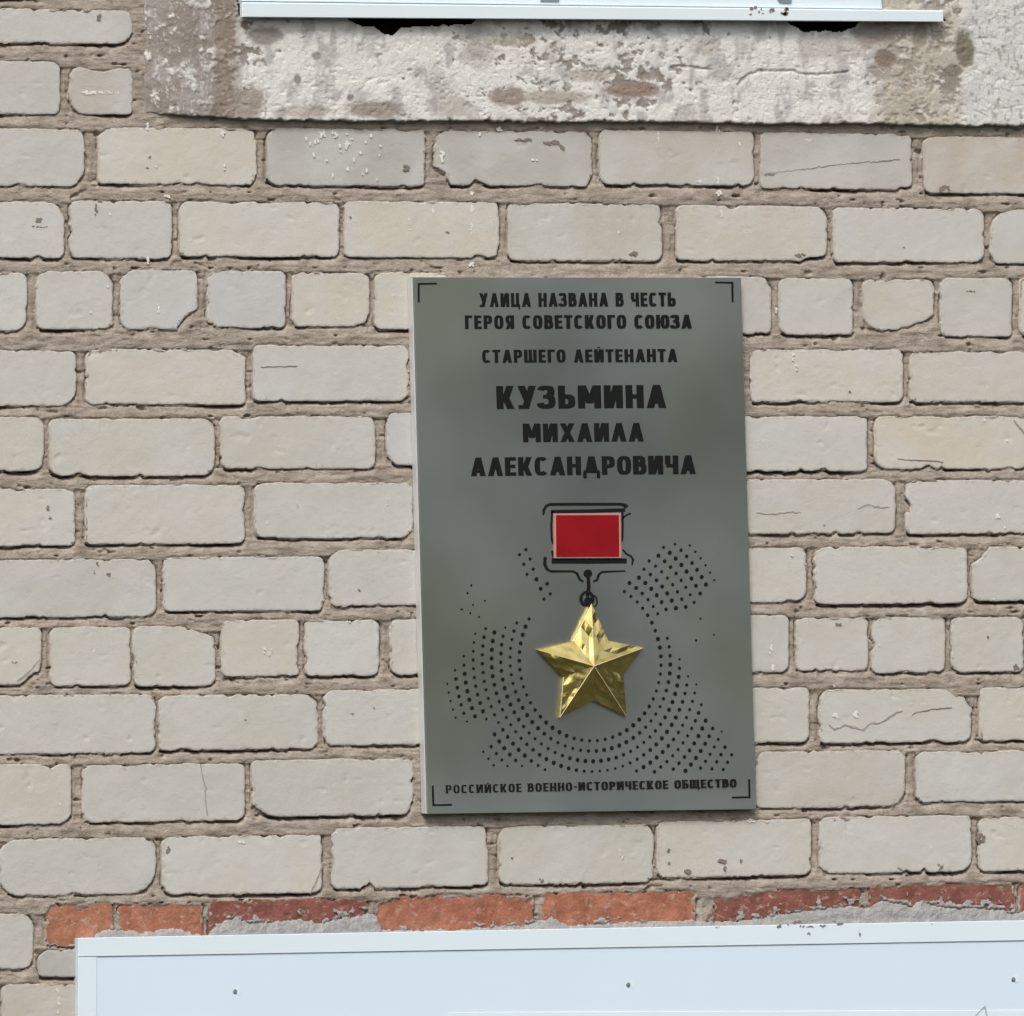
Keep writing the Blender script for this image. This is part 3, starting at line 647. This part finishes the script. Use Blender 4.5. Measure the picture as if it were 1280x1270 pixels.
# ------------------------------------------------------------------ white panel below
top = lambda x: 1172.5-.0187*(x-97)
o0 = W(97, 1300, .02); pan = empty('panel_board', tuple(o0))
tag(pan, 'large pale white sheet panel screwed to the wall under the red bricks', 'panel')
MB().prism([(98.5, top(97)+.4), (1700, top(1700)+.4), (1700, 1575), (98.5, 1575)], -.004, 0.0104).build('sheet', M_panel, pan)
MB().prism([(97.6, top(97)), (1701, top(1701)), (1701, top(1701)+26), (97.6, top(97)+23.5)], 0.0106, 0.0122, bevel=.0006).build('top_trim', M_trim, pan)
MB().prism([(97.8, top(97)+24.2), (121, top(121)+24.2), (122, 1575), (97.8, 1575)], 0.0106, 0.0116, bevel=.0005).build('side_trim', M_trim, pan)
MB().prism([(560, 1265.5), (1700, 1261), (1700, 1290), (560, 1292)], 0.0106, 0.0113, bevel=.0003).build('lower_strip', M_trim, pan)
for x, y in ((294, 1239.5), (785.5, 1231), (1267, 1224.5)):
    s_ = MB()
    s_.disc(x, y, 2.6, 3.0, 0.0104, 0.0110, 14); s_.disc(x, y, 1.6, 2.0, 0.0110, 0.0118, 12)
    s_.build('screw', M_screw, pan)
    MB().disc(x+4.6, y-1, 3.0, 5.4, 0.0103, 0.0107, 12).build('screw_cover', M_trim, pan)
MB().stroke([(1217, 1275), (1222, 1267), (1231, 1257.5), (1235, 1275)], 1.6, 0.0112, 0.0116).build('pencil_mark', M_pencil, pan)
mb = MB()
for i, (x, y, a_, b_) in enumerate(((974, 1157, 4, 2.5), (985, 1155, 2, 1.2), (997, 1152, 5, 3), (1003, 1157, 3, 2), (1013, 1157, 6, 1.8), (1011, 1166, 1.8, 3.4), (1028, 1156, 4, 2.2), (1049, 1153.5, 5, 2.2), (1043, 1151, 2, 2), (1075, 1165, 1.0, 6), (897, 1158, 3, 1), (1165, 1154, 1.2, 1))):
    mb.spatter(x, y+1, a_, b_*.7, 0.0115, 0.0128, i+50)
tag(mb.build('dirt_crumb', M_speck, pan), kind='stuff')

# ------------------------------------------------------------------ memorial plaque
D = .014
QC = [(516.5, 346.5), (926.5, 347), (945.5, 1011.5), (534.5, 1017.5)]
c0 = W(731, 1014, 0); pl = empty('memorial_plaque', tuple(c0))
tag(pl, 'grey brushed steel memorial plaque with dark Cyrillic lettering, red ribbon bar and raised gold star', 'plaque')
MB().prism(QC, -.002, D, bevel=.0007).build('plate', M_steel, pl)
q = [(p[0], p[1]) for p in QC]
MB().prism([(514.6, 347), (516.2, 347), (534.0, 1017), (532.4, 1017)], .0005, D-.0012, plane=D).build('lit_edge_strip', M_edge, pl)  # pale strip painting the plate's left side as brightly lit

T_, HB = .275, .20
def glyph(ch):
    """polygons in a cell one unit high; returns (width, [polygon,...])"""
    P = []
    def V(x, y0=0, y1=1, t=T_): P.append([(x, y0), (x+t, y0), (x+t, y1), (x, y1)])
    def Hh(y, x0, x1, h=HB): P.append([(x0, y), (x1, y), (x1, y+h), (x0, y+h)])
    def Dg(x0, y0, x1, y1, t=T_*1.06): P.append([(x0, y0), (x0+t, y0), (x1+t, y1), (x1, y1)])
    def ring(cx, cy, a, b, a0, a1, t=T_, h=HB, e=3.0):
        n = max(6, int(abs(a1-a0)/14)); o_ = []; i_ = []
        for k in range(n+1):
            th = R(a0+(a1-a0)*k/n); c, s = math.cos(th), math.sin(th)
            sc = (abs(c)**e+abs(s)**e)**(-1/e)
            o_.append((cx+a*c*sc, cy+b*s*sc)); i_.append((cx+(a-t)*c*sc, cy+(b-h)*s*sc))
        for k in range(n): P.append([o_[k], o_[k+1], i_[k+1], i_[k]])
    W_ = .66
    if ch == ' ': return .34, []
    if ch == '-': Hh(.38, 0, .34); return .34, P
    if ch in 'АЛ':
        W_ = .76; Dg(0, 0, .26, 1); Dg(W_-T_*1.06, 0, .26, 1)
        if ch == 'А': Hh(.18, .16, .60, .16)
    elif ch == 'Б': V(0); Hh(1-HB, 0, .6); ring(.30, .31, .36, .31, -90, 90); Hh(0, .1, .32); Hh(.62-HB, .1, .32)
    elif ch == 'В':
        V(0); ring(.30, .31, .37, .31, -90, 90); Hh(0, .1, .32); Hh(.44, .1, .32, .17); ring(.28, .74, .34, .26, -90, 90); Hh(1-HB, .1, .30)
    elif ch == 'Г': V(0); Hh(1-HB, 0, .56); W_ = .56
    elif ch == 'Д': W_ = .84; Dg(.10, .16, .27, 1); Dg(W_-T_-.12, .16, .30, 1); Hh(.10, .02, .82, .16); V(0, -.18, .16, .17); V(W_-.17, -.18, .16, .17)
    elif ch == 'Е': V(0); Hh(0, 0, .56); Hh(.41, 0, .52); Hh(1-HB, 0, .56); W_ = .56
    elif ch == 'З':
        ring(.27, .31, .37, .31, -165, 78); ring(.27, .74, .34, .26, -78, 160); Hh(.44, .16, .34, .17); W_ = .64
    elif ch in 'ИЙ':
        W_ = .74; V(0); V(W_-T_); Dg(T_*.35, 0, W_-T_*1.4, 1, T_)
        if ch == 'Й': P.append([(.22, 1.08), (.52, 1.08), (.45, 1.17), (.29, 1.17)])
    elif ch == 'К': W_ = .72; V(0); Dg(W_-T_*1.15, 1-.999, T_*.75, .5); Dg(W_-T_*1.2, 1, T_*.75, .42)
    elif ch == 'М': W_ = .90; V(0); V(W_-T_); Dg(T_*.2, 1, W_/2-T_/2, .22, T_); Dg(W_-T_*1.2, 1, W_/2-T_/2, .22, T_)
    elif ch == 'Н': W_ = .70; V(0); V(W_-T_); Hh(.41, .1, W_-.1)
    elif ch == 'О': W_ = .70; ring(.35, .5, .35, .5, 0, 360)
    elif ch == 'Р': V(0); ring(.29, .68, .36, .32, -90, 90); Hh(1-HB, .1, .31); Hh(.36, .1, .31)
    elif ch == 'С': W_ = .66; ring(.34, .5, .34, .5, 42, 318)
    elif ch == 'Т': W_ = .62; V(.31-T_/2); Hh(1-HB, 0, .62)
    elif ch == 'У': W_ = .72; Dg(0, 1, .25, .32); Dg(W_-T_*1.06, 1, .14, 0); Hh(0, .02, .30, .17)
    elif ch == 'Х': W_ = .74; Dg(0, 0, W_-T_*1.06, 1); Dg(W_-T_*1.06, 0, 0, 1)
    elif ch == 'Ц': W_ = .76; V(0); V(.70-T_-.02); Hh(0, 0, .76); V(.60, -.16, .1, .16)
    elif ch == 'Ч': W_ = .66; V(W_-T_); V(0, .52, 1); Hh(.36, .06, W_-.1)
    elif ch in 'ШЩ':
        W_ = .98; V(0); V(.49-T_/2); V(.98-T_); Hh(0, 0, .98)
        if ch == 'Щ': V(.92, -.16, .1, .15); W_ = 1.05
    elif ch == 'Ь': V(0); ring(.30, .31, .36, .31, -90, 90); Hh(0, .1, .32); Hh(.62-HB, .1, .32)
    elif ch == 'Ю': W_ = .98; V(0); Hh(.41, .1, .42); ring(.66, .5, .33, .5, 0, 360)
    elif ch == 'Я': V(W_-T_); ring(W_-.30, .68, .35, .32, 90, 270); Hh(1-HB, W_-.32, W_-.1); Hh(.36, W_-.32, W_-.1); Dg(0, 0, .20, .42)
    return W_, P
def text(s, x0, x1, yb0, yb1, cap, gap=.15, serif=False):
    global T_, HB
    T_, HB = (.235, .16) if serif else (.27, .195)
    gl = [glyph(c) for c in s]; tot = sum(g_[0] for g_ in gl)+gap*(len(s)-1)
    k = (x1-x0)/tot; mb = MB(); x = 0; nn = 0
    for ch, (w_, polys) in zip(s, gl):
        if serif and ch in 'БВГЕИЙКНРЩ': polys = polys+[[(-.04, 0), (.30, 0), (.30, .10), (-.04, .10)], [(-.04, .9), (.30, .9), (.30, 1), (-.04, 1)]]
        for p in polys:
            nn += 1
            pts = []
            for (u, v) in p:
                X = x0+(x+u)*k; f = (X-x0)/(x1-x0)
                pts.append((X-.029*v*cap, yb0+(yb1-yb0)*f-v*cap))
            mb.prism(pts, D-.0003, D+.0002+.000004*nn)
        x += w_+gap
    return mb.build('lettering', M_black, pl)
text('УЛИЦА НАЗВАНА В ЧЕСТЬ', 599.5, 845, 384, 383, 17.5)
text('ГЕРОЯ СОВЕТСКОГО СОЮЗА', 581.5, 865, 411.5, 410.5, 17.2)
text('СТАРШЕГО ЛЕЙТЕНАНТА', 603, 847, 453.8, 452.6, 16.5)
text('КУЗЬМИНА', 621, 833, 511.5, 510, 29, .11)
text('МИХАИЛА', 654, 805, 553, 552, 23.5, .11)
text('АЛЕКСАНДРОВИЧА', 588.5, 870, 595.5, 592.5, 23.5, .10)
text('РОССИЙСКОЕ ВОЕННО-ИСТОРИЧЕСКОЕ ОБЩЕСТВО', 557.5, 921, 992, 984, 10.5, .20, True)
for pts in ([(523.5, 378), (523.5, 355), (546, 354.5)], [(894, 353), (915.5, 353.5), (916, 378)], [(541, 982), (541.8, 1006.5), (565, 1006)], [(915, 997), (937, 996.5), (936.5, 974)]):
    MB().stroke(pts, 2.4, D-.0003, D+.0003).build('corner_mark', M_black, pl)

# ribbon bar and the engraved suspension
k_ = lambda p: (640+p[0]/6.4, 610+p[1]/6.4)
mb = MB()
for pts, wd in (([(252, 218), (256, 175), (275, 145), (300, 132), (500, 130), (870, 130), (905, 140), (918, 158)], [2, 3.4, 3.6, 3.6, 3.8, 3.8, 5, 6]), ([(312, 190), (600, 186), (905, 176)], 4.6), ([(322, 186), (316, 300), (318, 400), (330, 450)], 2.6), ([(884, 190), (886, 300), (884, 400), (878, 430)], 2.6),
                ([(884, 250), (900, 228), (925, 212), (950, 205)], 2.2), ([(318, 585), (600, 586), (918, 583)], 6.4), ([(322, 500), (326, 540), (336, 570)], 2.4), ([(266, 552), (262, 610), (282, 650), (310, 667), (490, 667), (520, 684), (545, 735), (572, 750)], [4, 4, 3.4, 2.8, 2.8, 3, 3, 2.6]),
                ([(908, 664), (800, 668), (720, 672), (695, 694), (680, 738), (650, 748)], [1.8, 2.4, 2.8, 3, 3, 2.4]), ([(886, 492), (915, 527), (955, 548), (970, 575), (960, 618)], [1.8, 2.6, 2.4, 2.6, 1.6]), ([(606, 690), (612, 740), (616, 790), (608, 840), (604, 870)], [3.6, 4.2, 4.4, 4.6, 4])):
    mb.stroke([k_(p) for p in pts], wd, D-.0003, D+.0004)
mb.disc(*k_((608, 685)), 5.4, 5.4, D-.0003, D+.0006, 14)
mb.build('medal_outline', M_black, pl)
mb = MB()
mb.stroke([(734.2+6.6*math.cos(2*math.pi*k/16)*1.15, 748.5+8.6*math.sin(2*math.pi*k/16)) for k in range(16)], 3.2, D-.0003, D+.0016, True)
mb.stroke([(742.5+4.2*math.cos(2*math.pi*k/14), 751.5+7*math.sin(2*math.pi*k/14)) for k in range(14)], 1.6, D-.0003, D+.0009, True)
mb.disc(735, 751, 4.5, 5, D-.0002, D+.0011)
mb.build('suspension_ring', M_black, pl)
rib = MB().prism([k_(p) for p in ((334, 204), (872, 202), (876, 560), (338, 562))], D-.0002, D+.0030, bevel=.0003).build('ribbon_bar', M_rim, pl)
MB().prism([k_(p) for p in ((354, 217), (856, 216), (859, 548), (356, 551))], D+.0030, D+.0038, bevel=.0003).build('red_enamel', M_redenamel, rib)

# star
SO = [(739.6, 755.0), (760.5, 801.0), (804.5, 809.8), (779.4, 843.0), (783.2, 895.4), (742.0, 875.5), (699.8, 897.0), (704.5, 846.5), (672.5, 812.5), (717.2, 801.5)]
d0, d1, d2_ = D, D+.0052, D+.0175
P1 = W([p[0] for p in SO], [p[1] for p in SO], d1); ap = W(742.8, 832.5, d2_)
V = [(p[0], -d0, p[2]) for p in P1]+[(p[0], -d1, p[2]) for p in P1]+[tuple(ap)]
F = [(i, (i+1) % 10, 10+(i+1) % 10, 10+i) for i in range(10)]
me = bpy.data.meshes.new('star')
# facets split so that each catches the light a little differently
VV = list(V); FF = list(F)
rg = random.Random(9)
for i in range(10):
    a_, b_, c_ = np.array(V[10+i]), np.array(V[10+(i+1) % 10]), np.array(V[20])
    K = 5; base = len(VV); idx = {}
    nrm = np.cross(b_-a_, c_-a_); nrm /= np.linalg.norm(nrm)
    if nrm[1] > 0: nrm = -nrm
    for u in range(K+1):
        for v in range(K+1-u):
            p = a_*(1-u/K-v/K)+b_*(u/K)+c_*(v/K)
            inner = 0 if (v == 0 or u == 0 or u+v == K) else 1
            p = p+nrm*inner*rg.uniform(-.0020, .0020)*(1.0 if i in (0, 1, 9, 7, 4) else .3)
            idx[u, v] = len(VV); VV.append(tuple(p))
    for u in range(K):
        for v in range(K-u):
            FF.append((idx[u, v], idx[u+1, v], idx[u, v+1]))
            if u+v < K-1: FF.append((idx[u+1, v], idx[u+1, v+1], idx[u, v+1]))
me.from_pydata(VV, [], FF); me.update()
import bmesh
bm = bmesh.new(); bm.from_mesh(me); bmesh.ops.recalc_face_normals(bm, faces=bm.faces[:]); bm.to_mesh(me); bm.free()
st = link('star', me, M_gold, pl, (ap[0], -d0, ap[2])); st['label'] = 'raised faceted gold star'
def tube(a_, b_, r_, n=6):
    a_, b_ = Vector(a_), Vector(b_); d = (b_-a_).normalized(); u = d.cross(Vector((0, 1, 0))).normalized(); v = d.cross(u)
    vv = [tuple(p+u*r_*k*math.cos(2*math.pi*i/n)+v*r_*k*math.sin(2*math.pi*i/n)) for p, k in ((a_, 1), (b_, .6)) for i in range(n)]
    return vv, [(i, (i+1) % n, n+(i+1) % n, n+i) for i in range(n)]
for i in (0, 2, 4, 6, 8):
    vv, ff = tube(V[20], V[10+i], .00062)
    me = bpy.data.meshes.new('ridge_glint'); me.from_pydata(vv, [], ff)
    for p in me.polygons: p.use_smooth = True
    link('ridge_glint', me, M_ridge, st, V[20])
vv, ff = tube(V[19], V[10], .0009); vv2, ff2 = tube(V[17], V[16], .0009)  # thin tubes carrying the painted glint on two left rims
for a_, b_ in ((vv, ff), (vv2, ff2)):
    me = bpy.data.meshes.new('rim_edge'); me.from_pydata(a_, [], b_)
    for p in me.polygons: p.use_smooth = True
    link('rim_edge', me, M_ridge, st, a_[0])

# halftone rings
mb = MB(); rd = random.Random(3); cx, cy = 737.8, 826.0
KMAX = [(-180, 6), (-171, 8.2), (-166, 8.2), (-158, 8), (-154, 5), (-148, 4.2), (-144, 7.2), (-136, 7.2), (-130, 5.6), (-124, 4.4), (-118, 4.2), (-112, 4), (-90, 3.3), (-72, 3.4), (-65, 4.4), (-58, 6.4), (-52, 8.3), (-42, 10.3), (-30, 10.3), (-26, 8), (-22, 5.5), (-14, 4.4), (-8, 3.2), (-2, 2.3), (4, 1.5), (18, 1.4), (21, .4), (25, .6), (26, 5.8), (30, 8), (45, 8.4), (52, 7), (56, 5), (60, 2.8), (62, -1),
        (118, -1), (119, 1), (121, 5.5), (128, 5.2), (131, -1), (143, -1), (149, .5), (154, 1.3), (161, 2), (166, 5), (171, 5.3), (180, 6)]
cnt = 0
for k in range(11):
    rx = 88.6+11.55*k; ry = 100+12.8*k
    n = int(round(2*math.pi*ry/11.0))
    for i in range(n):
        th = -180+360*(i+.5*(k % 2)+.08*k)/n
        km = np.interp(th, *zip(*KMAX))
        if k > km+.25:
            # two loose groups outside the rings
            if not (k in (5, 6, 7) and 150 < th < 163 and rd.random() < .75) and not (k in (4, 5, 6) and 8 < th < 20 and rd.random() < .3): continue
            fade = .45
        else: fade = min(1, .45+.5*(km-k+.2))
        if 21 < th < 26 and k > 0: continue
        x = cx+rx*math.cos(R(th)); y = cy-ry*math.sin(R(th))
        if y > 966 or x > 914: continue
        x += .029*(y-cy)*.6
        if 670 < x < 800 and y < 722: continue
        wob = .5+.5*math.sin(th*.09+k*1.7)
        r_ = (1.4+.8*wob)*fade+.65
        mb.disc(x, y, r_*.93, r_*1.06, D-.0002, D+.0003, 8); cnt += 1
tag(mb.build('dot_pattern', M_black, pl), 'rings of small dark dots around the gold star', kind='stuff')
print('dots', cnt, 'bricks', len(bricks), 'mortar', len(bpy.data.meshes['mortar'].polygons), 'plaster', len(bpy.data.meshes['plaster_surround'].polygons))
